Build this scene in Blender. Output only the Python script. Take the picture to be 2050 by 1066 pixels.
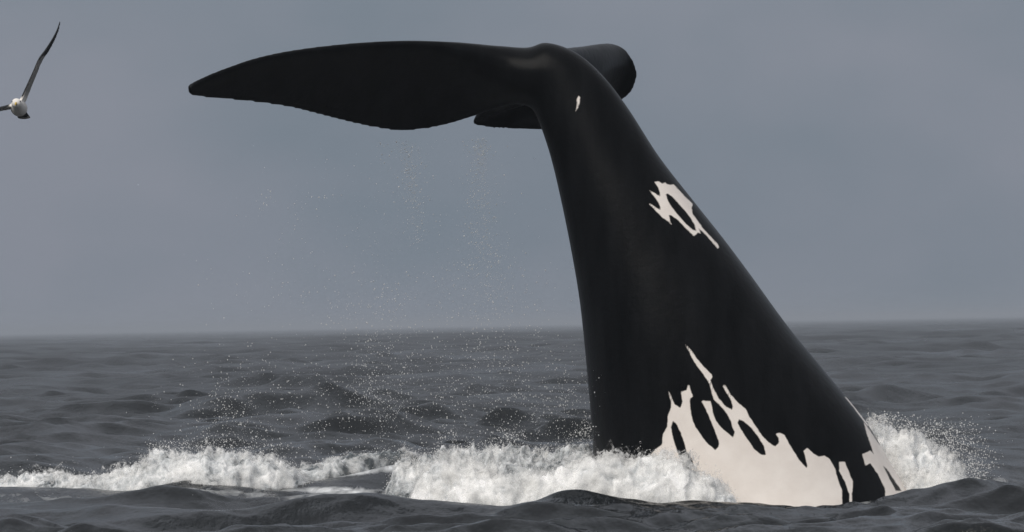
import bpy, math
import numpy as np

rng = np.random.default_rng(11)
R = math.radians
scene = bpy.context.scene
col = scene.collection
for o in list(bpy.data.objects):
    bpy.data.objects.remove(o)

# ------------------------------------------------------------------ camera
W, H = 2050.0, 1066.0          # photograph's pixel grid, used only to read off sizes
DIST, EYE = 40.0, 1.45         # the tail stands 40 m away, lens 1.45 m above the sea
FPX = 10000.0                  # focal length in those pixels (about 176 mm)
pitch = math.atan2(650 - H / 2, FPX)
roll = math.atan2(36.0, 2050.0)
f = np.array([0, math.cos(pitch), math.sin(pitch)])
r0 = np.array([1.0, 0, 0])
u0 = np.array([0, -math.sin(pitch), math.cos(pitch)])
cr = math.cos(roll) * r0 - math.sin(roll) * u0
cu = math.sin(roll) * r0 + math.cos(roll) * u0
CAM = np.array([0.0, -DIST, EYE])

from mathutils import Matrix
cd = bpy.data.cameras.new('camera')
cam = bpy.data.objects.new('camera', cd)
col.objects.link(cam)
m = Matrix.Identity(4)
for i in range(3):
    m[i][0], m[i][1], m[i][2], m[i][3] = cr[i], cu[i], -f[i], CAM[i]
cam.matrix_world = m
cd.sensor_width = 36.0
cd.lens = 36.0 * FPX / W
cd.clip_start, cd.clip_end = 0.5, 40000
cd.dof.use_dof = True
cd.dof.focus_distance = DIST - 0.3
cd.dof.aperture_fstop = 16
scene.camera = cam


def P(px, py, Y=0.0):
    """point of the plane y = Y read off the photograph"""
    d = f + cr * ((px - W / 2) / FPX) - cu * ((py - H / 2) / FPX)
    return CAM + d * ((Y - CAM[1]) / d[1])


def project(v):
    q = v - CAM
    z = q @ f
    return (q @ cr) / z * FPX + W / 2, H / 2 - (q @ cu) / z * FPX


# ------------------------------------------------------------------ sky
SUN_EL, SUN_AZ = R(46), R(212)     # azimuth clockwise from +Y: behind the camera, to its left
wd = bpy.data.worlds.new('World')
scene.world = wd
wd.use_nodes = True
nt = wd.node_tree
nt.nodes.clear()
N = nt.nodes.new
L = nt.links.new
out = N('ShaderNodeOutputWorld')
bg = N('ShaderNodeBackground')
bg.inputs['Strength'].default_value = 0.1
sky = N('ShaderNodeTexSky')
sky.sky_type = 'NISHITA'
sky.sun_disc = False
sky.sun_elevation = SUN_EL
sky.sun_rotation = SUN_AZ
sky.dust_density = 4.0
hs = N('ShaderNodeHueSaturation')
hs.inputs['Saturation'].default_value = 0.35
tc = N('ShaderNodeTexCoord')
mp = N('ShaderNodeMapping')
mp.inputs['Scale'].default_value = (1.0, 1.0, 1.7)
n1 = N('ShaderNodeTexNoise')
n1.inputs['Scale'].default_value = 7.0
n1.inputs['Detail'].default_value = 4.0
n1.inputs['Roughness'].default_value = 0.55
rp = N('ShaderNodeValToRGB')
rp.color_ramp.elements[0].position = 0.36
rp.color_ramp.elements[0].color = (0.98, 1.20, 1.45, 1)
rp.color_ramp.elements[1].position = 0.62
rp.color_ramp.elements[1].color = (1.32, 1.44, 1.71, 1)
mx = N('ShaderNodeMix')
mx.data_type = 'RGBA'
mx.inputs[0].default_value = 0.97
L(tc.outputs['Generated'], mp.inputs['Vector'])
L(mp.outputs[0], n1.inputs['Vector'])
L(n1.outputs['Fac'], rp.inputs['Fac'])
L(sky.outputs[0], hs.inputs['Color'])
L(hs.outputs[0], mx.inputs[6])
# an overcast sky grows brighter towards the zenith (standard overcast distribution)
sx_ = N('ShaderNodeSeparateXYZ')
L(tc.outputs['Generated'], sx_.inputs[0])
gz = N('ShaderNodeMapRange'); gz.data_type = 'FLOAT_VECTOR'
gz.inputs[7].default_value = (0.06, 0.06, 0.06)
gz.inputs[9].default_value = (1.0, 1.0, 1.0)
gz.inputs[10].default_value = (3.0, 2.65, 2.35)
L(sx_.outputs['Z'], gz.inputs['Vector'])
vm = N('ShaderNodeVectorMath'); vm.operation = 'MULTIPLY'
L(rp.outputs[0], vm.inputs[0]); L(gz.outputs['Vector'], vm.inputs[1])
L(vm.outputs[0], mx.inputs[7])
L(mx.outputs[2], bg.inputs['Color'])
L(bg.outputs[0], out.inputs['Surface'])

sd = bpy.data.lights.new('sun', 'SUN')
sun = bpy.data.objects.new('sun', sd)
col.objects.link(sun)
sd.energy = 1.35
sd.angle = R(45)
sd.color = (1.0, 0.945, 0.875)
from mathutils import Vector
sdir = Vector((math.sin(SUN_AZ) * math.cos(SUN_EL), math.cos(SUN_AZ) * math.cos(SUN_EL), math.sin(SUN_EL)))
sun.rotation_euler = sdir.to_track_quat('Z', 'Y').to_euler()
sun.location = (-20, -60, 40)

vs = scene.view_settings
vs.view_transform = 'Standard'
vs.look = 'None'
vs.exposure = 0.85
scene.cycles.transparent_max_bounces = 64
vs.gamma = 1
vs.use_curve_mapping = False


# ------------------------------------------------------------------ helpers
def mesh_obj(name, v, fcs, mat=None, smooth=True, attrs=None, parent=None):
    v = np.asarray(v, dtype=np.float32)
    fcs = np.asarray(fcs, dtype=np.int32)
    me = bpy.data.meshes.new(name)
    n = fcs.shape[1]
    me.vertices.add(len(v))
    me.vertices.foreach_set('co', v.ravel())
    me.loops.add(fcs.size)
    me.loops.foreach_set('vertex_index', fcs.ravel())
    me.polygons.add(len(fcs))
    me.polygons.foreach_set('loop_start', np.arange(len(fcs), dtype=np.int32) * n)
    me.update(calc_edges=True)
    me.validate()
    if smooth:
        me.polygons.foreach_set('use_smooth', np.ones(len(me.polygons), dtype=bool))
    for k, a in (attrs or {}).items():
        at = me.attributes.new(k, 'FLOAT', 'POINT')
        at.data.foreach_set('value', np.asarray(a, dtype=np.float32))
    if mat:
        me.materials.append(mat)
    o = bpy.data.objects.new(name, me)
    col.objects.link(o)
    o.parent = parent
    return o


def tag(o, label=None, cat=None, group=None, kind=None):
    for k, x in (('label', label), ('category', cat), ('group', group), ('kind', kind)):
        if x:
            o[k] = x
    return o


def grid_faces(nu, nv, wrap_u=False, off=0):
    """vertex index = u * nv + v"""
    u = np.arange(nu if wrap_u else nu - 1)
    v = np.arange(nv - 1)
    U, V = np.meshgrid(u, v, indexing='ij')
    U2 = (U + 1) % nu
    return np.stack([U * nv + V, U2 * nv + V, U2 * nv + V + 1, U * nv + V + 1], -1).reshape(-1, 4) + off


_perm = rng.permutation(256).astype(np.int64)
_perm = np.concatenate([_perm, _perm, _perm])
_g3 = rng.normal(size=(256, 3))
_g3 /= np.linalg.norm(_g3, axis=1)[:, None]


def perlin(p):
    p = np.asarray(p, dtype=np.float64)
    i = np.floor(p).astype(np.int64)
    q = p - i
    w = q * q * q * (q * (q * 6 - 15) + 10)
    i &= 255
    res = 0
    for dx in (0, 1):
        for dy in (0, 1):
            for dz in (0, 1):
                h = _perm[_perm[_perm[(i[:, 0] + dx) & 255] + ((i[:, 1] + dy) & 255)] + ((i[:, 2] + dz) & 255)]
                g = _g3[h]
                dot = g[:, 0] * (q[:, 0] - dx) + g[:, 1] * (q[:, 1] - dy) + g[:, 2] * (q[:, 2] - dz)
                ww = (w[:, 0] if dx else 1 - w[:, 0]) * (w[:, 1] if dy else 1 - w[:, 1]) * (w[:, 2] if dz else 1 - w[:, 2])
                res = res + dot * ww
    return res * 1.6


def fbm(p, octv=4, gain=0.5, billow=False):
    a, s, t = 1.0, 0.0, 0.0
    for k in range(octv):
        n = perlin(p * 2.03 ** k + 17.3 * k)
        s = s + a * (np.abs(n) if billow else n)
        t += a
        a *= gain
    return s / t


def catmull(pts, n):
    pts = np.asarray(pts, float)
    k = len(pts)
    e = np.vstack([2 * pts[0] - pts[1], pts, 2 * pts[-1] - pts[-2]])
    t = np.linspace(0, k - 1, n)
    i = np.minimum(t.astype(int), k - 2)
    q = (t - i)[:, None]
    a, b, c, d = e[i], e[i + 1], e[i + 2], e[i + 3]
    return 0.5 * (2 * b + (c - a) * q + (2 * a - 5 * b + 4 * c - d) * q ** 2 + (3 * b - a - 3 * c + d) * q ** 3)


def smoothstep(a, b, x):
    t = np.clip((x - a) / (b - a), 0, 1)
    return t * t * (3 - 2 * t)


def new_mat(name):
    mt = bpy.data.materials.new(name)
    mt.use_nodes = True
    t = mt.node_tree
    return mt, t, t.nodes['Principled BSDF']


def node(t, kind, **kw):
    n = t.nodes.new(kind)
    for k, x in kw.items():
        n.inputs[k].default_value = x
    return n


# ------------------------------------------------------------------ materials
def mat_sea():
    mt, t, b = new_mat('sea_water')
    tcn = t.nodes.new('ShaderNodeTexCoord')
    at = t.nodes.new('ShaderNodeAttribute'); at.attribute_name = 'foam'
    ar = t.nodes.new('ShaderNodeAttribute'); ar.attribute_name = 'chop'
    # lace of thin foam
    fn = node(t, 'ShaderNodeTexNoise', Scale=6.0, Detail=7.0, Roughness=0.68, Distortion=0.8)
    mpf = t.nodes.new('ShaderNodeMapping'); mpf.inputs['Scale'].default_value = (1.0, 0.35, 1.0)
    t.links.new(tcn.outputs['Object'], mpf.inputs['Vector']); t.links.new(mpf.outputs[0], fn.inputs['Vector'])
    add = t.nodes.new('ShaderNodeMath'); add.operation = 'MULTIPLY_ADD'
    t.links.new(fn.outputs['Fac'], add.inputs[0]); add.inputs[1].default_value = 1.5
    sub = t.nodes.new('ShaderNodeMath'); sub.operation = 'SUBTRACT'
    t.links.new(at.outputs['Fac'], sub.inputs[0]); sub.inputs[1].default_value = 1.15
    t.links.new(sub.outputs[0], add.inputs[2])
    mr = t.nodes.new('ShaderNodeMapRange')
    mr.inputs['From Min'].default_value = 0.0; mr.inputs['From Max'].default_value = 0.55
    t.links.new(add.outputs[0], mr.inputs['Value'])
    mixc = t.nodes.new('ShaderNodeMix'); mixc.data_type = 'RGBA'
    mixc.inputs[6].default_value = (0.005, 0.007, 0.008, 1)
    mixc.inputs[7].default_value = (0.66, 0.68, 0.69, 1)
    t.links.new(mr.outputs[0], mixc.inputs[0])
    t.links.new(mixc.outputs[2], b.inputs['Base Color'])
    mixr = t.nodes.new('ShaderNodeMix')
    mixr.inputs[3].default_value = 0.7
    t.links.new(mr.outputs[0], mixr.inputs[0])
    t.links.new(ar.outputs['Fac'], mixr.inputs[2])
    t.links.new(mixr.outputs[0], b.inputs['Roughness'])
    b.inputs['IOR'].default_value = 1.333
    # ripples
    mpn = t.nodes.new('ShaderNodeMapping'); mpn.inputs['Scale'].default_value = (1.5, 0.5, 1.0)
    t.links.new(tcn.outputs['Object'], mpn.inputs['Vector'])
    rn = node(t, 'ShaderNodeTexNoise', Scale=4.5, Detail=5.0, Roughness=0.6)
    t.links.new(mpn.outputs[0], rn.inputs['Vector'])
    bp = node(t, 'ShaderNodeBump', Strength=0.75, Distance=0.06)
    t.links.new(rn.outputs['Fac'], bp.inputs['Height'])
    t.links.new(bp.outputs[0], b.inputs['Normal'])
    return mt


def mat_whale():
    mt, t, b = new_mat('whale_skin')
    tcn = t.nodes.new('ShaderNodeTexCoord')
    at = t.nodes.new('ShaderNodeAttribute'); at.attribute_name = 'patch'
    wob = node(t, 'ShaderNodeTexNoise', Scale=22.0, Detail=3.0, Roughness=0.6)
    t.links.new(tcn.outputs['Object'], wob.inputs['Vector'])
    ma = t.nodes.new('ShaderNodeMath'); ma.operation = 'MULTIPLY_ADD'
    t.links.new(wob.outputs['Fac'], ma.inputs[0]); ma.inputs[1].default_value = 0.014
    s2 = t.nodes.new('ShaderNodeMath'); s2.operation = 'SUBTRACT'
    t.links.new(at.outputs['Fac'], s2.inputs[0]); s2.inputs[1].default_value = 0.006
    t.links.new(s2.outputs[0], ma.inputs[2])
    mr = t.nodes.new('ShaderNodeMapRange')
    mr.inputs['From Min'].default_value = -0.004; mr.inputs['From Max'].default_value = 0.005
    t.links.new(ma.outputs[0], mr.inputs['Value'])
    # dark skin with faint mottling and scuffs
    sk = node(t, 'ShaderNodeTexNoise', Scale=3.0, Detail=6.0, Roughness=0.62)
    mps = t.nodes.new('ShaderNodeMapping')                     # streaks run along the tail stock
    mps.inputs['Rotation'].default_value = (0, R(20), 0)
    mps.inputs['Scale'].default_value = (2.2, 1.2, 0.28)
    t.links.new(tcn.outputs['Object'], mps.inputs['Vector']); t.links.new(mps.outputs[0], sk.inputs['Vector'])
    rs = t.nodes.new('ShaderNodeValToRGB')
    rs.color_ramp.elements[0].position = 0.35; rs.color_ramp.elements[0].color = (0.0010, 0.0013, 0.0016, 1)
    rs.color_ramp.elements[1].position = 0.72; rs.color_ramp.elements[1].color = (0.0060, 0.0066, 0.0074, 1)
    t.links.new(sk.outputs['Fac'], rs.inputs['Fac'])
    sp = node(t, 'ShaderNodeTexVoronoi', Scale=9.0, Randomness=1.0)
    t.links.new(tcn.outputs['Object'], sp.inputs['Vector'])
    sm = t.nodes.new('ShaderNodeMapRange')
    sm.inputs['From Min'].default_value = 0.055; sm.inputs['From Max'].default_value = 0.02
    sm.inputs['To Max'].default_value = 0.35
    t.links.new(sp.outputs['Distance'], sm.inputs['Value'])
    mo = node(t, 'ShaderNodeTexNoise', Scale=1.3, Detail=2.0)
    t.links.new(tcn.outputs['Object'], mo.inputs['Vector'])
    mo2 = t.nodes.new('ShaderNodeMapRange')
    mo2.inputs['From Min'].default_value = 0.55; mo2.inputs['From Max'].default_value = 0.7
    t.links.new(mo.outputs['Fac'], mo2.inputs['Value'])
    mm = t.nodes.new('ShaderNodeMath'); mm.operation = 'MULTIPLY'
    t.links.new(sm.outputs[0], mm.inputs[0]); t.links.new(mo2.outputs[0], mm.inputs[1])
    m0 = t.nodes.new('ShaderNodeMix'); m0.data_type = 'RGBA'
    t.links.new(mm.outputs[0], m0.inputs[0])
    t.links.new(rs.outputs[0], m0.inputs[6]); m0.inputs[7].default_value = (0.09, 0.10, 0.11, 1)
    wn = node(t, 'ShaderNodeTexNoise', Scale=5.0, Detail=5.0, Roughness=0.6)
    t.links.new(tcn.outputs['Object'], wn.inputs['Vector'])
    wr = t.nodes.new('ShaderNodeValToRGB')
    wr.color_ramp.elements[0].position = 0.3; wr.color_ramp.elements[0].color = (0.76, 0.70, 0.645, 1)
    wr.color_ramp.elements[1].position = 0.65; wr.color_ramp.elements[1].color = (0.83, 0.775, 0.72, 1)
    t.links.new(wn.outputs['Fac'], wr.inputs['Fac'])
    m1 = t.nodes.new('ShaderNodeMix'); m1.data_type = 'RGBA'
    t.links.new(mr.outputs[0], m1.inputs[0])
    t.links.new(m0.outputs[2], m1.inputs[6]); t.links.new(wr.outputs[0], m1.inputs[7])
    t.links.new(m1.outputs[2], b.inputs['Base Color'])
    # wet sheen, uneven
    rr = t.nodes.new('ShaderNodeMapRange')
    rr.inputs['To Min'].default_value = 0.22; rr.inputs['To Max'].default_value = 0.40
    t.links.new(sk.outputs['Fac'], rr.inputs['Value'])
    t.links.new(rr.outputs[0], b.inputs['Roughness'])
    b.inputs['Specular IOR Level'].default_value = 0.06
    fine = node(t, 'ShaderNodeTexNoise', Scale=14.0, Detail=5.0, Roughness=0.6)
    t.links.new(tcn.outputs['Object'], fine.inputs['Vector'])
    bp = node(t, 'ShaderNodeBump', Strength=0.25, Distance=0.012)
    t.links.new(fine.outputs['Fac'], bp.inputs['Height'])
    t.links.new(bp.outputs[0], b.inputs['Normal'])
    return mt


def mat_foam():
    mt, t, b = new_mat('white_foam')
    tcn = t.nodes.new('ShaderNodeTexCoord')
    n = node(t, 'ShaderNodeTexNoise', Scale=4.5, Detail=8.0, Roughness=0.68, Distortion=0.5)
    t.links.new(tcn.outputs['Object'], n.inputs['Vector'])
    at = t.nodes.new('ShaderNodeAttribute'); at.attribute_name = 'thin'
    ad = t.nodes.new('ShaderNodeMath'); ad.operation = 'SUBTRACT'
    t.links.new(n.outputs['Fac'], ad.inputs[0]); t.links.new(at.outputs['Fac'], ad.inputs[1])
    r = t.nodes.new('ShaderNodeValToRGB')
    e = r.color_ramp.elements
    e[0].position = 0.22; e[0].color = (0.10, 0.115, 0.125, 1)
    e[1].position = 0.50; e[1].color = (0.92, 0.92, 0.91, 1)
    k = e.new(0.37); k.color = (0.60, 0.62, 0.63, 1)
    t.links.new(ad.outputs[0], r.inputs['Fac'])
    t.links.new(r.outputs[0], b.inputs['Base Color'])
    b.inputs['Roughness'].default_value = 0.75
    b.inputs['Subsurface Weight'].default_value = 1.0
    b.inputs['Subsurface Radius'].default_value = (1.0, 1.0, 1.0)
    b.inputs['Subsurface Scale'].default_value = 0.05
    b.inputs['Specular IOR Level'].default_value = 0.25
    n2 = node(t, 'ShaderNodeTexNoise', Scale=30.0, Detail=5.0, Roughness=0.7)
    t.links.new(tcn.outputs['Object'], n2.inputs['Vector'])
    bp = node(t, 'ShaderNodeBump', Strength=0.7, Distance=0.02)
    t.links.new(n2.outputs['Fac'], bp.inputs['Height'])
    t.links.new(bp.outputs[0], b.inputs['Normal'])
    return mt


def mat_drops():
    mt, t, b = new_mat('water_drops')
    b.inputs['Base Color'].default_value = (0.9, 0.9, 0.89, 1)
    b.inputs['Roughness'].default_value = 0.3
    b.inputs['IOR'].default_value = 1.333
    tr = node(t, 'ShaderNodeBsdfTranslucent', Color=(0.92, 0.92, 0.91, 1))
    ms = node(t, 'ShaderNodeMixShader', Fac=0.45)
    t.links.new(b.outputs[0], ms.inputs[1]); t.links.new(tr.outputs[0], ms.inputs[2])
    t.links.new(ms.outputs[0], t.nodes['Material Output'].inputs['Surface'])
    return mt


def mat_mist():
    mt, t, b = new_mat('foam_mist')
    b.inputs['Base Color'].default_value = (0.92, 0.92, 0.91, 1)
    b.inputs['Roughness'].default_value = 0.8
    b.inputs['Specular IOR Level'].default_value = 0.1
    tcn = t.nodes.new('ShaderNodeTexCoord')
    at = t.nodes.new('ShaderNodeAttribute'); at.attribute_name = 'cover'
    n = node(t, 'ShaderNodeTexNoise', Scale=19.0, Detail=4.0, Roughness=0.58)
    n2 = node(t, 'ShaderNodeTexNoise', Scale=3.8, Detail=4.0, Roughness=0.62)
    t.links.new(tcn.outputs['Object'], n.inputs['Vector']); t.links.new(tcn.outputs['Object'], n2.inputs['Vector'])
    av = t.nodes.new('ShaderNodeMix'); av.inputs[0].default_value = 0.62
    t.links.new(n.outputs['Fac'], av.inputs[2]); t.links.new(n2.outputs['Fac'], av.inputs[3])
    ad = t.nodes.new('ShaderNodeMath'); ad.operation = 'ADD'
    t.links.new(av.outputs[0], ad.inputs[0]); t.links.new(at.outputs['Fac'], ad.inputs[1])
    mr = t.nodes.new('ShaderNodeMapRange')
    mr.inputs['From Min'].default_value = 0.50; mr.inputs['From Max'].default_value = 0.66
    mr.inputs['To Max'].default_value = 0.8
    t.links.new(ad.outputs[0], mr.inputs['Value'])
    tl = node(t, 'ShaderNodeBsdfTranslucent', Color=(0.92, 0.92, 0.91, 1))
    m2 = node(t, 'ShaderNodeMixShader', Fac=0.4)
    t.links.new(b.outputs[0], m2.inputs[1]); t.links.new(tl.outputs[0], m2.inputs[2])
    tp = t.nodes.new('ShaderNodeBsdfTransparent')
    ms = t.nodes.new('ShaderNodeMixShader')
    t.links.new(mr.outputs[0], ms.inputs[0])
    t.links.new(tp.outputs[0], ms.inputs[1]); t.links.new(m2.outputs[0], ms.inputs[2])
    t.links.new(ms.outputs[0], t.nodes['Material Output'].inputs['Surface'])
    return mt


M_MIST = mat_mist()
M_SEA, M_WHALE, M_FOAM, M_DROP = mat_sea(), mat_whale(), mat_foam(), mat_drops()

# ------------------------------------------------------------------ sea
NW = 130
lam = 0.16 * (26.0 / 0.16) ** np.linspace(0, 1, NW)
lam *= np.exp(rng.normal(0, 0.03, NW))
kk = 2 * np.pi / lam
wind = R(-72)                                      # waves run towards the lens and a little right
th = wind + rng.normal(0, 1, NW) * np.where(lam > 6, 0.4, 0.85)
ph = rng.uniform(0, 2 * np.pi, NW)
slope = 0.036 * (1 + 0.25 * np.exp(-(np.log(lam / 0.9) / 0.75) ** 2)) * np.where(lam > 2.5, (2.5 / lam) ** 0.55, 1.0)
amp = slope / kk


def bump(x, y, cx, cy, sx, sy):
    return np.exp(-((x - cx) / sx) ** 2 - ((y - cy) / sy) ** 2)


def swell_extra(x, y):
    # the crest running past in front of the tail and the water heaped up round it
    crest_y = -2.7 + 0.10 * np.sin(x * 0.9 + 0.6) - 0.03 * x
    z = (0.15 + 0.022 * np.sin(x * 1.7 + 1.0) + 0.012 * np.sin(x * 4.1)) * np.exp(-((y - crest_y) / 0.75) ** 2)
    z += 0.24 * bump(x, y, -1.1, 2.6, 1.5, 0.9)
    z += 0.06 * bump(x, y, 1.6, 0.6, 2.2, 1.2)
    z += 0.15 * np.exp(-((y - 1.7 - 0.1 * np.sin(x * 1.3)) / 0.8) ** 2) * smoothstep(-1.0, -2.2, x) * smoothstep(-12, -5, x) * (1 - 0.35 * smoothstep(-2.4, -1.6, x))
    return z


def waves(x, y, spacing):
    dz = np.zeros_like(x); dx = np.zeros_like(x); dy = np.zeros_like(x); lost = np.zeros_like(x)
    near = np.exp(-((y + 0.2) / 4.0) ** 2 - (x / 6.0) ** 2)
    zero = np.zeros_like(x)
    env = 1 + 1.5 * fbm(np.stack([x / 1.7, y / 3.2, zero], -1), 3) + 1.2 * fbm(np.stack([x / 9.0, y / 17.0, zero + 5.5], -1), 2)
    env = np.clip(env, 0.3, 1.6)                       # short waves run in groups
    for i in range(NW):
        at = smoothstep(1.9, 3.6, lam[i] / spacing)
        if lam[i] > 2.5:
            at = at * (1 - 0.6 * near)
        lost += (1 - at) * slope[i] ** 2 / 2
        if lam[i] < 2.5:
            at = at * env
        m_ = at > 1e-3
        if not m_.any():
            continue
        c, s = math.cos(th[i]), math.sin(th[i])
        a = kk[i] * (c * x[m_] + s * y[m_]) + ph[i]
        ca, sa = np.cos(a), np.sin(a)
        A = amp[i] * at[m_]
        dz[m_] += A * ca
        dx[m_] -= 0.65 * A * c * sa
        dy[m_] -= 0.65 * A * s * sa
    return dx, dy, dz, lost


def build_sea():
    step = 0.0011
    fine = np.arange(-0.145, 0.1451, step)
    wide = [0.145]
    s = step
    while wide[-1] < math.pi:
        s *= 1.16
        wide.append(wide[-1] + s)
    wide = np.array(wide[1:]); wide = wide[:-1] * (math.pi / wide[-1]) if False else wide[wide < math.pi - 0.02]
    ang = np.concatenate([-wide[::-1], fine, wide])
    dth = np.gradient(ang)

    def span(a, b, q):
        n = int(math.log(b / a) / q)
        return a * (b / a) ** (np.arange(n) / n)
    rad = np.concatenate([[0.3], span(3, 27, 0.02), span(27, 47, 0.0011), span(47, 110, 0.0018),
                          span(110, 500, 0.0026), span(500, 3000, 0.007), span(3000, 14000, 0.02), [14000]])
    drr = np.gradient(rad)
    A, Rr = np.meshgrid(ang, rad, indexing='ij')
    sp = np.maximum(Rr * dth[:, None], drr[None, :]).ravel()
    # where the mesh looks along its rows the radial step matters most
    x = (Rr * np.sin(A)).ravel()
    y = (Rr * np.cos(A)).ravel() - DIST
    dx, dy, dz, lost = waves(x, y, sp)
    z = dz + swell_extra(x, y)
    chop = np.clip(0.10 + np.sqrt(np.sqrt(lost)) * 0.50, 0.10, 0.36)
    # gusts roughen the water in long patches
    gust = fbm(np.stack([x / 9.0, y / 26.0, np.zeros_like(x)], -1), 3)
    chop = np.clip(chop * (1 + 0.7 * gust) + 0.22 * bump(x, y, -8, 700, 24, 230), 0.05, 0.55)
    # thin foam lying on the water
    fm = np.zeros_like(x)
    def patch(px, py, Y, sx, sy, s):
        c = P(px, py, Y)
        np.maximum(fm, s * bump(x, y, c[0], Y, sx, sy), out=fm)
    patch(700, 900, 1.6, 0.85, 0.22, 0.95)
    patch(690, 940, 0.3, 0.55, 0.9, 0.72)
    patch(300, 975, 0.9, 1.6, 0.5, 0.62)
    patch(1940, 960, -0.6, 0.6, 0.6, 0.66)
    patch(760, 880, 2.4, 0.7, 0.16, 0.85)
    patch(640, 930, 1.0, 0.5, 0.3, 0.75)
    patch(880, 920, 0.4, 0.5, 0.6, 0.7)
    patch(560, 960, 0.4, 0.5, 0.35, 0.55)
    patch(160, 960, 2.6, 1.6, 0.5, 0.85)
    patch(420, 940, 2.0, 0.7, 0.5, 0.85)
    patch(1050, 930, -0.6, 1.3, 1.0, 0.8)
    patch(1480, 950, -1.2, 1.3, 0.55, 0.85)
    patch(1850, 950, 0.3, 0.6, 0.7, 0.75)
    patch(1990, 885, 5.5, 0.9, 0.25, 0.35)
    v = np.stack([x + dx, y + dy, z], -1)
    fcs = grid_faces(len(ang), len(rad))[:, ::-1]
    o = mesh_obj('sea', v, fcs, M_SEA, attrs={'foam': fm, 'chop': chop})
    return tag(o, 'choppy dark grey sea reaching to the hazy horizon', 'sea', kind='structure')


build_sea()


def sea_level(x, y):
    x = np.atleast_1d(np.asarray(x, float)); y = np.atleast_1d(np.asarray(y, float))
    d = waves(x, y, np.full_like(x, 0.05))
    return d[2] + swell_extra(x, y)


# ------------------------------------------------------------------ whale
def tube_rings(L_, R_, half, nring, nseg, sq=2.3, keel=None):
    """closed loft whose sections lie between two outline curves L_ and R_ (3-D), half-depth along y"""
    l = catmull(L_, nring); r = catmull(R_, nring)
    h = catmull(np.asarray(half)[:, None], nring)[:, 0]
    a = np.linspace(0, 2 * np.pi, nseg, endpoint=False)
    ca = np.sign(np.cos(a)) * np.abs(np.cos(a)) ** (2 / sq)
    sa = np.sign(np.sin(a)) * np.abs(np.sin(a)) ** (2 / sq)
    mid = (l + r) / 2; ax = (r - l) / 2
    v = mid[:, None, :] + ax[:, None, :] * ca[None, :, None]
    v[:, :, 1] += h[:, None] * sa[None, :]
    return v


def close_loft(v):
    nr, ns = v.shape[:2]
    vv = np.concatenate([v.reshape(-1, 3), v[0].mean(0)[None], v[-1].mean(0)[None]])
    q = []
    fcs = []
    for i in range(nr - 1):
        for j in range(ns):
            k = (j + 1) % ns
            fcs.append((i * ns + j, i * ns + k, (i + 1) * ns + k, (i + 1) * ns + j))
    c0, c1 = nr * ns, nr * ns + 1
    for j in range(ns):
        k = (j + 1) % ns
        fcs.append((k, j, c0)); fcs.append(((nr - 1) * ns + j, (nr - 1) * ns + k, c1))
    return vv, fcs


def wing(st, nring, nseg, camber=0.0):
    """st rows: (LEpx, LEpy, LEy, TEpx, TEpy, TEy, thickness, camber)"""
    le = catmull([P(s[0], s[1], s[2]) for s in st], nring)
    te = catmull([P(s[3], s[4], s[5]) for s in st], nring)
    tt = catmull([[s[6], s[7]] for s in st], nring)
    ch = te - le
    mid = (le + te) / 2
    spn = np.gradient(mid, axis=0)
    nrm = np.cross(ch, spn)
    nrm /= np.linalg.norm(nrm, axis=1)[:, None]
    # keep the normal towards the lens
    flip = np.sign((nrm @ np.array([0, -1.0, -0.3])))
    nrm *= np.where(flip == 0, 1, flip)[:, None]
    a = np.linspace(0, 2 * np.pi, nseg, endpoint=False)
    c = 0.5 - 0.5 * np.cos(a)                    # 0 leading, 1 trailing
    yt = 1.55 * np.sqrt(np.clip(c, 0, 1)) * (1 - c) ** 0.85 + 0.17 * np.sqrt(np.clip(c * (1 - c) * 4, 0, 1))
    yt *= np.sign(np.sin(a)) * 0.62
    rim = np.sign(np.sin(a)) * np.sqrt(np.clip(1 - np.abs(2 * c - 1) ** 14, 0, 1)) * 0.02   # blunt rounded margin
    cm = -4 * c * (1 - c)
    v = le[:, None] + ch[:, None] * c[None, :, None] \
        + nrm[:, None] * (np.where(np.abs(yt[None, :] * tt[:, :1]) > np.abs(rim)[None, :], yt[None, :] * tt[:, :1], rim[None, :]) + cm[None, :] * tt[:, 1:])[:, :, None]
    return v


def union_remesh(name, lofts, voxel):
    vs_, fs_, off = [], [], 0
    for vv, fcs in lofts:
        vs_.append(vv)
        fs_ += [tuple(i + off for i in q) for q in fcs]
        off += len(vv)
    me = bpy.data.meshes.new(name)
    me.from_pydata(np.concatenate(vs_).tolist(), [], fs_)
    import bmesh
    bm = bmesh.new(); bm.from_mesh(me)
    # every loft is a closed shell: make its normals point outwards
    bmesh.ops.recalc_face_normals(bm, faces=bm.faces)
    bm.to_mesh(me); bm.free()
    o = bpy.data.objects.new(name, me); col.objects.link(o)
    md = o.modifiers.new('remesh', 'REMESH'); md.mode = 'VOXEL'; md.voxel_size = voxel
    dg = bpy.context.evaluated_depsgraph_get()
    dg.update()
    res = bpy.data.meshes.new_from_object(o.evaluated_get(dg))
    bpy.data.objects.remove(o); bpy.data.meshes.remove(me)
    return res


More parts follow.
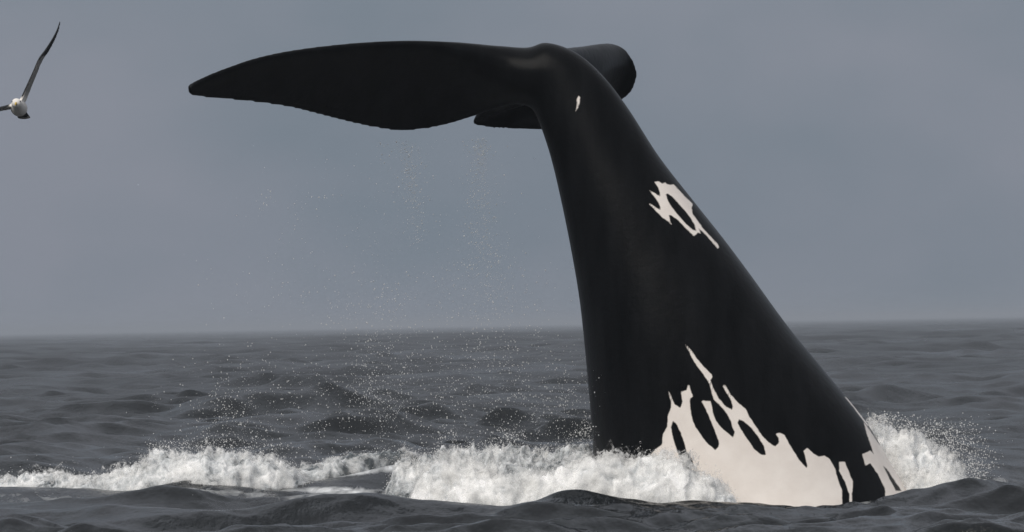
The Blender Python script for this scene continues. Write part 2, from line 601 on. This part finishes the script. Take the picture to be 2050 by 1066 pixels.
def laplace(me, weight_fn, iters, taubin=0):
    n = len(me.vertices)
    co = np.empty(n * 3); me.vertices.foreach_get('co', co); co = co.reshape(-1, 3)
    ed = np.empty(len(me.edges) * 2, dtype=np.int64); me.edges.foreach_get('vertices', ed); ed = ed.reshape(-1, 2)
    ii = np.concatenate([ed[:, 0], ed[:, 1]]); jj = np.concatenate([ed[:, 1], ed[:, 0]])
    deg = np.bincount(ii, minlength=n)
    w = weight_fn(co)[:, None]
    for q in range(taubin * 2):
        av = np.stack([np.bincount(ii, co[jj, k], n) for k in range(3)], -1) / np.maximum(deg, 1)[:, None]
        co = co + (av - co) * (0.62 if q % 2 == 0 else -0.64)
    for _ in range(iters):
        av = np.stack([np.bincount(ii, co[jj, k], n) for k in range(3)], -1) / np.maximum(deg, 1)[:, None]
        co = co + (av - co) * w
    me.vertices.foreach_set('co', co.astype(np.float32).ravel()); me.update()
    return co


def sd_polygon(px, py, poly):
    """signed distance in pixels, positive inside"""
    poly = np.asarray(poly, float)
    d = np.full(px.shape, 1e9); ins = np.zeros(px.shape, bool)
    for i in range(len(poly)):
        a, b = poly[i], poly[(i + 1) % len(poly)]
        e = b - a
        wx, wy = px - a[0], py - a[1]
        t = np.clip((wx * e[0] + wy * e[1]) / max(e @ e, 1e-9), 0, 1)
        d = np.minimum(d, (wx - e[0] * t) ** 2 + (wy - e[1] * t) ** 2)
        c = ((a[1] > py) != (b[1] > py))
        with np.errstate(divide='ignore', invalid='ignore'):
            xi = a[0] + (py - a[1]) * e[0] / e[1]
        ins ^= c & (px < xi)
    d = np.sqrt(d)
    return np.where(ins, d, -d)


Za = lambda pts: [(x / 3.045 + 1250, y / 3.045 + 660) for x, y in pts]
Zb = lambda pts: [(x / 6.272 + 1280, y / 6.272 + 340) for x, y in pts]
Zc = lambda pts: [(x / 4.845 + 900, y / 4.845 + 60) for x, y in pts]
WHITE = [
    Za([(130, 800), (190, 730), (230, 700), (235, 640), (262, 595), (265, 530), (285, 480), (285, 445), (268, 370), (290, 420), (305, 455), (340, 478),
        (355, 450), (345, 380), (380, 370), (392, 335), (405, 375), (418, 408), (398, 420), (400, 470), (410, 540), (430, 590), (470, 650),
        (510, 700), (555, 735), (578, 710), (575, 680), (550, 610), (520, 540), (495, 480), (472, 440), (480, 435), (525, 437), (530, 455),
        (540, 510), (560, 560), (600, 610), (665, 660), (675, 625), (660, 600), (650, 560), (625, 510), (590, 470), (545, 425), (537, 400),
        (535, 395), (520, 330), (480, 270), (430, 205), (400, 145), (374, 95), (402, 122), (442, 180), (490, 235), (530, 275), (535, 290),
        (522, 310), (548, 370), (570, 415), (620, 472), (655, 490), (662, 470), (650, 430), (600, 345), (612, 338), (650, 400), (690, 445), (740, 485),
        (760, 530), (800, 590), (840, 650), (880, 690), (918, 716), (945, 690), (940, 660), (922, 635), (945, 630), (975, 645), (1000, 690),
        (1030, 740), (1060, 790), (1110, 845), (1115, 830), (1105, 780), (1092, 740), (1115, 722), (1150, 755), (1185, 778), (1220, 770),
        (1250, 790), (1285, 850), (1290, 880), (1310, 940), (1325, 980), (1340, 1300), (130, 1300)]),
    Za([(1310, 808), (1343, 808), (1362, 855), (1392, 925), (1388, 1000), (1380, 1300), (1372, 1000), (1345, 930), (1310, 860)]),
    Za([(1460, 570), (1480, 590), (1560, 700), (1640, 800), (1720, 900), (1760, 1300), (1600, 1300), (1590, 970), (1545, 880), (1500, 815),
        (1470, 830), (1450, 760), (1480, 748), (1500, 738), (1520, 760), (1480, 640)]),
    Za([(1345, 412), (1375, 420), (1440, 500), (1500, 585), (1480, 585), (1400, 480)]),
    Zb([(195, 155), (240, 145), (285, 180), (325, 160), (350, 190), (430, 190), (510, 270), (590, 360), (650, 410), (670, 440), (655, 480), (670, 560),
        (740, 660), (800, 740), (900, 850), (975, 930), (1000, 975), (985, 995), (950, 950), (880, 870), (800, 780), (745, 735), (770, 805), (735, 790),
        (685, 835), (650, 800), (560, 710), (470, 620), (400, 570), (370, 570), (385, 640), (400, 690), (370, 660), (290, 600), (200, 510), (125, 430),
        (160, 445), (265, 515), (270, 480), (240, 410), (190, 340), (130, 265), (180, 290), (260, 335), (260, 290), (235, 220)]),
    Zc([(1252, 640), (1264, 655), (1260, 715), (1246, 755), (1222, 795), (1237, 740), (1234, 690), (1242, 655)]),  # small glint of light on the tail stock, painted in as white
]
BLACK = [
    Za([(295, 555), (320, 580), (345, 630), (365, 690), (380, 750), (400, 760), (425, 825), (400, 835), (355, 820), (340, 790), (310, 710), (290, 640), (285, 590)]),
    Za([(695, 543), (730, 560), (775, 600), (815, 650), (850, 710), (865, 768), (830, 762), (790, 730), (750, 670), (710, 610), (688, 570)]),
    Za([(1575, 828), (1600, 850), (1640, 910), (1690, 985), (1655, 985), (1610, 900)]),
    Za([(1482, 840), (1500, 830), (1540, 895), (1535, 905)]),
    Za([(1478, 588), (1490, 596), (1562, 700), (1555, 705)]),
    Zb([(330, 310), (355, 300), (420, 340), (490, 420), (560, 500), (630, 590), (690, 680), (715, 770), (670, 760), (590, 690), (500, 590), (420, 490), (360, 400)]),
]


def build_whale():
    st = [  # left outline, right outline (pixels), half depth (m)
        (1205, 1300, 1960, 1240, 1.05), (1197, 1110, 1868, 1060, 1.00), (1192, 1000, 1798, 955, 0.95), (1188, 905, 1738, 852, 0.90), (1180, 800, 1652, 745, 0.84),
        (1170, 690, 1578, 655, 0.77), (1160, 600, 1504, 553, 0.68), (1145, 510, 1448, 478, 0.59), (1125, 410, 1386, 400, 0.50),
        (1105, 325, 1318, 312, 0.41), (1085, 262, 1256, 215, 0.34), (1066, 215, 1206, 150, 0.29), (1050, 172, 1156, 106, 0.25),
        (1046, 138, 1106, 86, 0.19), (1052, 112, 1078, 84, 0.08)]
    Lp = [P(a, b) for a, b, c, d, h in st]
    Rp = [P(c, d) for a, b, c, d, h in st]
    stock = tube_rings(Lp, Rp, [s[4] for s in st], 90, 96, 2.15)
    left = [
        (1125, 96, 0.00, 1125, 260, 0.00, 0.52, 0.00), (1085, 95, -0.04, 1085, 228, 0.05, 0.50, 0.00), (1040, 101, -0.09, 1040, 210, 0.16, 0.42, 0.00),
        (985, 98, -0.14, 990, 222, 0.30, 0.33, 0.03), (930, 91, -0.20, 945, 237, 0.40, 0.26, 0.05), (870, 86, -0.27, 890, 251, 0.46, 0.20, 0.06),
        (820, 84, -0.34, 840, 260, 0.44, 0.18, 0.06), (770, 85, -0.41, 795, 262, 0.38, 0.165, 0.055), (715, 88, -0.48, 740, 254, 0.27, 0.15, 0.05),
        (660, 93, -0.56, 690, 243, 0.14, 0.135, 0.04), (610, 99, -0.63, 640, 230, 0.00, 0.12, 0.03), (560, 107, -0.70, 590, 217, -0.15, 0.105, 0.025),
        (505, 120, -0.78, 530, 207, -0.34, 0.09, 0.02), (450, 139, -0.86, 470, 200, -0.54, 0.075, 0.01), (415, 153, -0.91, 430, 196, -0.68, 0.06, 0.0),
        (390, 165, -0.95, 400, 193, -0.80, 0.05, 0.0), (377, 175, -0.97, 380, 189, -0.90, 0.035, 0.0)]
    far = [
        (1090, 110, 0.05, 1080, 200, 0.15, 0.36, 0.0), (1112, 106, 0.38, 975, 232, 0.62, 0.30, 0.02), (1135, 103, 0.85, 946, 248, 0.78, 0.25, 0.0),
        (1162, 97, 1.45, 978, 258, 0.85, 0.26, -0.03), (1190, 90, 2.05, 1040, 261, 0.95, 0.26, -0.06), (1220, 88, 2.50, 1090, 261, 1.15, 0.24, -0.05),
        (1248, 98, 2.60, 1140, 254, 1.80, 0.20, 0.02), (1267, 121, 2.62, 1180, 236, 2.65, 0.16, 0.05), (1274, 146, 2.66, 1215, 216, 2.90, 0.13, 0.03),
        (1269, 170, 2.75, 1240, 199, 2.95, 0.08, 0.0)]
    lw = wing(left, 120, 64)
    fw = wing(far, 70, 64)
    me = union_remesh('right_whale_tail', [close_loft(stock), close_loft(lw), close_loft(fw)], 0.014)
    jc = P(1085, 165, 0.1)

    def wfun(co):
        d = np.linalg.norm((co - jc) * np.array([1.0, 0.8, 1.0]), axis=1)
        return 0.012 + 0.5 * smoothstep(0.95, 0.25, d)
    co = laplace(me, wfun, 70, 45)
    me.update()
    n = len(me.vertices)
    nr = np.empty(n * 3); me.vertices.foreach_get('normal', nr); nr = nr.reshape(-1, 3)
    px, py = project(co)
    s = np.full(n, -1e3)
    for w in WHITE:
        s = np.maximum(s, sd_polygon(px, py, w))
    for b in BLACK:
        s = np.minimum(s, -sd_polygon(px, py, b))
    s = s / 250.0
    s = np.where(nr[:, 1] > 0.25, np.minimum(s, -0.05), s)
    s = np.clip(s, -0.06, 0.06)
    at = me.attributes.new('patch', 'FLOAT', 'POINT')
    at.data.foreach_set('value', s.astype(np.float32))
    me.polygons.foreach_set('use_smooth', np.ones(len(me.polygons), dtype=bool))
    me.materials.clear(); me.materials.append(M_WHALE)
    o = bpy.data.objects.new('right_whale', me)
    col.objects.link(o)
    tag(o, 'black whale tail with white belly patches and drooping flukes lifted out of the sea', 'whale')
    return o


build_whale()


# ------------------------------------------------------------------ white water
_oct_v = np.array([(1, 0, 0), (-1, 0, 0), (0, 1, 0), (0, -1, 0), (0, 0, 1), (0, 0, -1)], float)
_oct_f = np.array([(0, 2, 4), (2, 1, 4), (1, 3, 4), (3, 0, 4), (2, 0, 5), (1, 2, 5), (3, 1, 5), (0, 3, 5)])


def droplets(pos, rad, stretch=1.25):
    n = len(pos)
    sc = np.stack([rad, rad, rad * stretch], -1)
    v = pos[:, None, :] + _oct_v[None] * sc[:, None, :]
    fcs = _oct_f[None] + (np.arange(n) * 6)[:, None, None]
    return v.reshape(-1, 3), fcs.reshape(-1, 3)


def ridge(top, base, depth, nu, nv, amp_, freq, seed, spike=0.0, lean=0.0):
    """a rolling bank of foam: top = [(px, py, Y)], base = px-independent sea level drop, depth = half width"""
    c = catmull([P(*q) for q in top], nu)
    c[:, 2] -= 0.05
    wv = catmull(np.asarray(depth)[:, None], nu)[:, 0]
    zb = np.asarray(base)
    a = np.linspace(-0.12, 1.12, nv) * np.pi
    zb_ = zb if zb.ndim == 0 else catmull(zb[:, None], nu)[:, 0]
    hgt = np.maximum(c[:, 2] - zb_, 0.02)
    endt = smoothstep(0, 0.12, np.linspace(0, 1, nu)) ** 0.7 * smoothstep(1, 0.86, np.linspace(0, 1, nu)) ** 0.7
    X = np.repeat(c[:, :1], nv, 1)
    Yv = c[:, 1:2] - wv[:, None] * np.cos(a)[None] - lean * hgt[:, None] * np.sin(a)[None]
    Zv = zb_ * np.ones((nu, 1)) + (hgt * endt)[:, None] * np.sin(a)[None]
    p = np.stack([X, Yv, Zv], -1)
    du = np.gradient(p, axis=0); dv = np.gradient(p, axis=1)
    nrm = np.cross(du, dv); nrm /= np.linalg.norm(nrm, axis=2)[:, :, None] + 1e-9
    if nrm[:, nv // 2, 2].mean() < 0:
        nrm = -nrm
    q = p.reshape(-1, 3)
    zt = np.clip((q[:, 2] - np.repeat(zb_ * np.ones(nu), nv)) / np.repeat(hgt, nv), 0, 1)
    fq = np.array([freq * 1.5, freq, freq * 0.7])
    warp = np.stack([fbm(q * freq * 0.8 + seed + k, 2) for k in (71, 83, 97)], -1)
    b = fbm(q * fq + 0.8 * warp + seed, 6, 0.5)
    lo = fbm(q * freq * 0.4 + seed + 40, 2)
    disp = amp_ * (1.1 * b + 1.0 * lo)
    disp_up = 0
    if spike:
        sx = 1 - 2.2 * np.abs(fbm(np.stack([q[:, 0] * 5.5 + 0.6 * q[:, 2], q[:, 1] * 4, np.zeros(len(q)) + seed], -1), 3, 0.6))
        disp_up = spike * np.clip(sx, 0, 1) ** 4 * zt ** 2
    jitter = np.stack([fbm(q * freq * 2.2 + seed + k, 3) for k in (5, 9, 13)], -1) * amp_ * 0.45
    v = q + nrm.reshape(-1, 3) * disp[:, None] + jitter
    v[:, 2] += disp_up
    return v, nrm.reshape(-1, 3), grid_faces(nu, nv)


def foam_mass(name, label, ridges, spray, thin=0.0, spray_r=(0.0016, 0.0055)):
    vs_, fs_, th_, off = [], [], [], 0
    sp, sr = [], []
    mv, mf, mc, moff = [], [], [], 0
    for (kw, dens, thn) in ridges:
        v, n, fc = ridge(**kw)
        vs_.append(v); fs_.append(fc + off); off += len(v)
        th_.append(np.full(len(v), thn))
        nu, nv = kw['nu'], kw['nv']
        g = v.reshape(nu, nv, 3)[::2, ::2]; gn = n.reshape(nu, nv, 3)[::2, ::2]
        upw = np.clip(gn[..., 2], 0, 1)
        for kq, (dist, cov) in enumerate(((0.012, 0.10), (0.030, 0.04), (0.052, -0.015), (0.080, -0.065))):
            wob = fbm(g.reshape(-1, 3) * 15 + 30 * kq, 3).reshape(g.shape[:2])
            sh = g + gn * (dist * (0.55 + 0.45 * upw) * (1 + 1.9 * wob))[..., None]
            sh[..., 2] += dist * 0.35 * upw
            mv.append(sh.reshape(-1, 3)); mf.append(grid_faces(*g.shape[:2]) + moff); moff += sh.shape[0] * sh.shape[1]
            mc.append(np.full(sh.shape[0] * sh.shape[1], cov - 0.5 * (thn - 0.04)))
        k = rng.integers(0, len(v), dens)
        up = np.clip(n[k, 2], 0, 1)
        d = rng.exponential(0.022, dens) * (0.3 + up)
        q = v[k] + n[k] * d[:, None] + rng.normal(0, 0.012, (dens, 3))
        q[:, 2] += rng.exponential(0.012, dens) * up
        sp.append(q)
        sr.append(spray_r[0] + (spray_r[1] - spray_r[0]) * rng.random(dens) ** 3)
    o = mesh_obj(name, np.concatenate(vs_), np.concatenate(fs_), M_FOAM, attrs={'thin': np.concatenate(th_)})
    tag(o, label, 'foam', kind='stuff')
    if spray:
        for q, r_ in spray:
            sp.append(q); sr.append(r_)
    pv, pf = droplets(np.concatenate(sp), np.concatenate(sr), 1.0)
    s = mesh_obj('spray', pv, pf, M_DROP, parent=o)
    s['kind'] = 'stuff'
    mo = mesh_obj('mist', np.concatenate(mv), np.concatenate(mf), M_MIST, attrs={'cover': np.concatenate(mc)}, parent=o)
    mo['kind'] = 'stuff'
    return o


def cloud(n, pts, Yr, rr, spread=(1, 1)):
    """droplets scattered round weighted blobs (px, py, sx, sy, weight)"""
    pts = np.asarray(pts, float)
    w = pts[:, 4] / pts[:, 4].sum()
    k = rng.choice(len(pts), n, p=w)
    px = pts[k, 0] + rng.normal(0, 1, n) * pts[k, 2]
    py = pts[k, 1] + rng.normal(0, 1, n) * pts[k, 3]
    Y = rng.uniform(Yr[0], Yr[1], n)
    pos = np.array([P(a, b, c) for a, b, c in zip(px, py, Y)])
    rad = rr[0] + (rr[1] - rr[0]) * rng.random(n) ** 4
    return pos, rad


foam_mass('foam', 'churned white foam heaped against the left side of the whale tail base', [
    (dict(top=[(770, 955, -0.5), (800, 930, -0.45), (840, 924, -0.35), (900, 908, -0.2), (960, 904, 0.0), (1030, 900, 0.15), (1100, 908, 0.2), (1170, 896, 0.2), (1230, 900, 0.2)],
          base=np.float64(-0.12), depth=[0.3, 0.4, 0.5, 0.55, 0.6, 0.6, 0.6, 0.6, 0.6], nu=300, nv=110, amp_=0.075, freq=4.5, seed=3.1, spike=0.07), 10800, 0.17),
    (dict(top=[(800, 950, -1.0), (850, 935, -1.0), (920, 928, -1.05), (1000, 950, -1.1), (1080, 946, -1.1), (1180, 922, -1.1), (1260, 918, -1.15), (1330, 920, -1.2), (1390, 945, -1.25), (1450, 962, -1.25), (1520, 972, -1.3)],
          base=np.float64(-0.12), depth=[0.2, 0.26, 0.3, 0.3, 0.3, 0.3, 0.3, 0.28, 0.25, 0.2, 0.15], nu=420, nv=90, amp_=0.06, freq=5.5, seed=8.7, spike=0.06), 8400, 0.04),
], [cloud(700, [(1020, 872, 22, 12, 2), (1170, 868, 15, 14, 2), (900, 872, 40, 12, 1), (820, 920, 20, 12, 1)], (-0.6, 0.3), (0.002, 0.008))])

foam_mass('foam', 'ragged white splash bursting beside the right edge of the whale tail base', [
    (dict(top=[(1690, 905, 0.5), (1730, 876, 0.5), (1760, 864, 0.5), (1800, 872, 0.45), (1850, 888, 0.4), (1900, 912, 0.3), (1940, 950, 0.2), (1965, 985, 0.2)],
          base=np.float64(-0.12), depth=[0.4, 0.5, 0.55, 0.55, 0.5, 0.4, 0.3, 0.2], nu=220, nv=120, amp_=0.075, freq=5.0, seed=21.4, spike=0.10), 9600, 0.07),
    (dict(top=[(1795, 985, -0.1), (1815, 960, -0.1), (1840, 945, -0.1), (1870, 942, -0.15), (1910, 955, -0.2), (1950, 985, -0.2)],
          base=np.float64(-0.12), depth=[0.15, 0.22, 0.3, 0.3, 0.3, 0.2], nu=160, nv=80, amp_=0.06, freq=5.5, seed=31.9, spike=0.05), 3600, 0.07),
], [cloud(3000, [(1840, 862, 45, 14, 3), (1900, 890, 30, 20, 4), (1945, 940, 25, 18, 3), (1770, 846, 25, 10, 2), (1960, 900, 25, 25, 0.7)], (0.0, 0.9), (0.002, 0.008))])

foam_mass('foam', 'long low crest of white foam trailing away left of the whale', [
    (dict(top=[(-420, 972, 2.6), (-250, 968, 2.5), (-100, 964, 2.4), (20, 957, 2.3), (120, 953, 2.2), (230, 948, 2.1), (290, 930, 2.0), (325, 908, 2.0), (390, 912, 1.9), (470, 908, 1.9), (540, 914, 2.0), (600, 924, 2.1), (660, 940, 2.2)],
          base=np.float64(-0.02), depth=[0.25, 0.25, 0.28, 0.28, 0.3, 0.3, 0.42, 0.5, 0.5, 0.5, 0.45, 0.35, 0.25], nu=520, nv=80, amp_=0.05, freq=5.0, seed=54.6, spike=0.07), 7800, 0.14),
    (dict(top=[(560, 948, 2.6), (620, 922, 2.7), (680, 905, 2.8), (740, 896, 2.9), (800, 892, 3.0), (860, 892, 3.1)],
          base=np.float64(0.12), depth=[0.2, 0.2, 0.18, 0.15, 0.12, 0.1], nu=200, nv=50, amp_=0.035, freq=6.0, seed=61.2, spike=0.03), 900, 0.22),
], [cloud(900, [(330, 900, 18, 12, 2), (450, 895, 60, 16, 3), (380, 900, 20, 10, 1.5), (520, 905, 50, 10, 1)], (2.0, 2.6), (0.002, 0.009))])

# water shaken off the flukes
drip = [(822, 330, 14, 50, 2.2), (835, 430, 12, 35, 1.2), (800, 290, 30, 20, 0.6), (962, 300, 10, 25, 2.2), (968, 400, 18, 60, 2.0), (970, 500, 28, 55, 3.5), (985, 600, 55, 50, 5.0),
        (700, 480, 110, 110, 3.0), (600, 600, 110, 60, 2.0), (860, 600, 130, 50, 4.0), (770, 720, 40, 70, 6.0), (770, 800, 35, 45, 6.0), (1000, 720, 110, 50, 7.0),
        (1060, 790, 90, 40, 9.0), (1130, 830, 45, 40, 6.0), (640, 780, 110, 60, 7.0), (460, 830, 40, 40, 4.0), (440, 790, 60, 60, 2.5), (880, 800, 120, 50, 8.0), (560, 860, 90, 30, 3.0), (800, 350, 200, 80, 1.5)]
pos, rad = cloud(4200, drip, (-0.4, 1.6), (0.0013, 0.0062))
cc, _ = cloud(420, drip, (-0.4, 1.6), (0.002, 0.003))
nc = rng.geometric(0.09, len(cc))
sprd = np.repeat(rng.uniform(0.03, 0.13, len(cc)), nc)
cp = np.repeat(cc, nc, 0) + rng.normal(0, 1, (nc.sum(), 3)) * sprd[:, None] * np.array([1.0, 1.0, 1.5])
thr, tr_ = cloud(1900, [(800, 285, 10, 14, 1), (815, 320, 7, 25, 2), (823, 370, 7, 25, 2), (834, 425, 8, 25, 1.5), (960, 280, 6, 14, 1.5), (965, 310, 6, 25, 2), (958, 370, 9, 35, 2), (968, 460, 14, 45, 2), (972, 560, 20, 45, 2)], (0.2, 0.5), (0.0010, 0.0040))
pos = np.concatenate([pos, thr]); rad = np.concatenate([rad, tr_])
pos = np.concatenate([pos, cp])
rad = np.concatenate([rad, 0.0012 + 0.0042 * rng.random(len(cp)) ** 3])
keep = (pos[:, 2] > 0.05) & (pos[:, 2] < 2.95)
pv, pf = droplets(pos[keep], rad[keep], 1.3)
tag(mesh_obj('falling_water_drops', pv, pf, M_DROP), 'fine curtain of water drops falling from the drooping fluke', 'water drops', kind='stuff')


# ------------------------------------------------------------------ gull
def build_gull():
    GY = -1.0
    root_p = P(38, 215, GY)
    mt, t, b = new_mat('gull_plumage')
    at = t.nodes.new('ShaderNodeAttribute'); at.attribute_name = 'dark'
    nz = node(t, 'ShaderNodeTexNoise', Scale=60.0, Detail=3.0)
    tcn = t.nodes.new('ShaderNodeTexCoord'); t.links.new(tcn.outputs['Object'], nz.inputs['Vector'])
    ad = t.nodes.new('ShaderNodeMath'); ad.operation = 'MULTIPLY_ADD'
    t.links.new(nz.outputs['Fac'], ad.inputs[0]); ad.inputs[1].default_value = 0.3
    t.links.new(at.outputs['Fac'], ad.inputs[2])
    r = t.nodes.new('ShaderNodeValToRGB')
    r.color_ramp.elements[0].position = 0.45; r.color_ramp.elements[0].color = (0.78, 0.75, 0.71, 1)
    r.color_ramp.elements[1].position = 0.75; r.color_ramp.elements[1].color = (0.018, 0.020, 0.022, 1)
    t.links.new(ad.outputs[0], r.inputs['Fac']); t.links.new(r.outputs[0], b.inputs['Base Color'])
    b.inputs['Roughness'].default_value = 0.7
    b.inputs['Specular IOR Level'].default_value = 0.2
    # trunk, along y (it flies towards the lens): rows of (y, dx, dz, rx, rz)
    rows = [(-0.235, 0.00, 0.020, 0.010, 0.010), (-0.225, 0.0, 0.020, 0.026, 0.026), (-0.20, 0.0, 0.022, 0.038, 0.038), (-0.165, 0.0, 0.018, 0.040, 0.040),
            (-0.12, 0.0, 0.008, 0.046, 0.048), (-0.05, 0.0, -0.004, 0.062, 0.062), (0.03, 0.0, -0.010, 0.064, 0.062), (0.10, 0.0, -0.010, 0.050, 0.046),
            (0.17, 0.0, -0.012, 0.034, 0.026), (0.22, 0.004, -0.044, 0.042, 0.020), (0.28, 0.008, -0.064, 0.050, 0.018), (0.32, 0.010, -0.068, 0.050, 0.010)]
    rr = catmull(rows, 40)
    a = np.linspace(0, 2 * np.pi, 32, endpoint=False)
    trunk = np.stack([rr[:, 1:2] + rr[:, 3:4] * np.cos(a), np.repeat(rr[:, :1], 32, 1), rr[:, 2:3] + rr[:, 4:5] * np.sin(a)], -1)

    def wing_(pts):
        # rows (px, py, chord, y of the leading edge, thickness); chord runs back along y, a little tilted
        mid = catmull([P(p[0], p[1], GY) - root_p for p in pts], 60)
        o3 = catmull([p[2:5] for p in pts], 60)
        d = np.gradient(mid, axis=0); d /= np.linalg.norm(d, axis=1)[:, None]
        chv = np.array([0, 1.0, 0])[None] + 0.07 * np.stack([-d[:, 2], 0 * d[:, 0], d[:, 0]], -1) * -np.sign(d[:, :1] + 1e-6)
        chv /= np.linalg.norm(chv, axis=1)[:, None]
        nn = np.cross(chv, d); nn /= np.linalg.norm(nn, axis=1)[:, None]
        c = 0.5 - 0.5 * np.cos(a)
        yt = (1.5 * np.sqrt(c) * (1 - c) + 0.16) * np.sign(np.sin(a)) * np.where(np.abs(np.sin(a)) < 1e-6, 0, 1)
        cam_ = 0.07 * 4 * c * (1 - c)
        lead = mid.copy(); lead[:, 1] = o3[:, 1]
        sg = np.sign(nn[:, 2:3] + 1e-9)
        return lead[:, None] + chv[:, None] * (c[None, :] * o3[:, :1])[:, :, None] + (nn * sg)[:, None] * (yt[None] * o3[:, 2:3] * 0.6 + cam_[None] * o3[:, :1])[:, :, None]
    wr = wing_([(36, 214, .20, -0.10, .040), (46, 202, .19, -0.11, .032), (58, 176, .18, -0.14, .022), (72, 147, .165, -0.18, .018), (84, 122, .16, -0.22, .016),
                (96, 104, .15, -0.20, .014), (108, 82, .125, -0.14, .012), (116, 62, .09, -0.07, .010), (120, 42, .03, 0.02, .007)])
    wl = wing_([(40, 214, .20, -0.10, .040), (26, 214, .19, -0.11, .032), (8, 218, .18, -0.14, .022), (-20, 224, .165, -0.18, .018), (-52, 228, .16, -0.22, .016),
                (-84, 222, .15, -0.20, .014), (-114, 211, .125, -0.14, .012), (-138, 198, .09, -0.07, .010), (-158, 182, .03, 0.02, .007)])
    me = union_remesh('gull_body', [close_loft(trunk), close_loft(wr), close_loft(wl)], 0.0052)
    co = laplace(me, lambda c: np.full(len(c), 0.25), 4)
    n = len(me.vertices)
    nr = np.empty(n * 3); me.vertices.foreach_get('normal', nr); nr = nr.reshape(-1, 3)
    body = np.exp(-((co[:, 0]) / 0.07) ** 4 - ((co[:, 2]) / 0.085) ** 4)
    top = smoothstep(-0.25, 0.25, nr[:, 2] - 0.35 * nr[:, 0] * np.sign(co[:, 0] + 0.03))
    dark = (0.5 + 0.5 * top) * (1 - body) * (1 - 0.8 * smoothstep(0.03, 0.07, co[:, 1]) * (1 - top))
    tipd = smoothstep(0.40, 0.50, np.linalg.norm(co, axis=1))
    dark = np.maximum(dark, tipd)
    dark = np.maximum(dark, body * smoothstep(0.17, 0.21, co[:, 1]))          # shade under the tail fan, painted in as dark plumage colour
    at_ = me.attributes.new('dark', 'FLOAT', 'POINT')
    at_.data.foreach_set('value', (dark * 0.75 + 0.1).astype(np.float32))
    me.polygons.foreach_set('use_smooth', np.ones(len(me.polygons), dtype=bool))
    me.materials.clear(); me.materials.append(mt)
    g = bpy.data.objects.new('gull', me); col.objects.link(g)
    g.location = root_p
    tag(g, 'white gull with dark raised wings flying over the sea', 'gull')
    # bill and eyes
    mb, tb, bb = new_mat('gull_bill'); bb.inputs['Base Color'].default_value = (0.55, 0.36, 0.05, 1); bb.inputs['Roughness'].default_value = 0.4
    k = np.linspace(0, 2 * np.pi, 10, endpoint=False)
    rows = [(-0.225, .018, .011, .014), (-0.25, .016, .009, .011), (-0.272, .012, .006, .008), (-0.285, .006, .002, .003)]
    bv = np.array([[(r_[2] * math.cos(x), r_[0], r_[1] + r_[3] * math.sin(x)) for x in k] for r_ in rows])
    v, fc = close_loft(bv)
    bm_ = bpy.data.meshes.new('bill'); bm_.from_pydata(v.tolist(), [], fc); bm_.materials.append(mb)
    bo = bpy.data.objects.new('bill', bm_); col.objects.link(bo); bo.parent = g
    mE, tE, bE = new_mat('gull_eye'); bE.inputs['Base Color'].default_value = (0.01, 0.01, 0.01, 1); bE.inputs['Roughness'].default_value = 0.1
    for s_ in (-1, 1):
        ev, ef = droplets(np.array([[s_ * 0.031, -0.212, 0.034]]), np.array([0.007]), 1.0)
        mesh_obj('eye', ev, ef, mE, parent=g)
    return g


build_gull()

# ------------------------------------------------------------------ sea air
hv = np.array([(x, y, z) for x in (-14500, 14500) for y in (-14500, 14500) for z in (-2.0, 5.0)], float)
hf = np.array([(0, 1, 3, 2), (4, 6, 7, 5), (0, 4, 5, 1), (2, 3, 7, 6), (0, 2, 6, 4), (1, 5, 7, 3)])
mh = bpy.data.materials.new('sea_haze'); mh.use_nodes = True
th_ = mh.node_tree; th_.nodes.clear()
ho = th_.nodes.new('ShaderNodeOutputMaterial')
pvn = th_.nodes.new('ShaderNodeVolumePrincipled')
pvn.inputs['Color'].default_value = (0.56, 0.61, 0.68, 1)
pvn.inputs['Density'].default_value = 0.0006
th_.links.new(pvn.outputs[0], ho.inputs['Volume'])
tag(mesh_obj('haze', hv, hf, mh, smooth=False), 'thin pale haze lying over the sea', 'haze', kind='stuff')
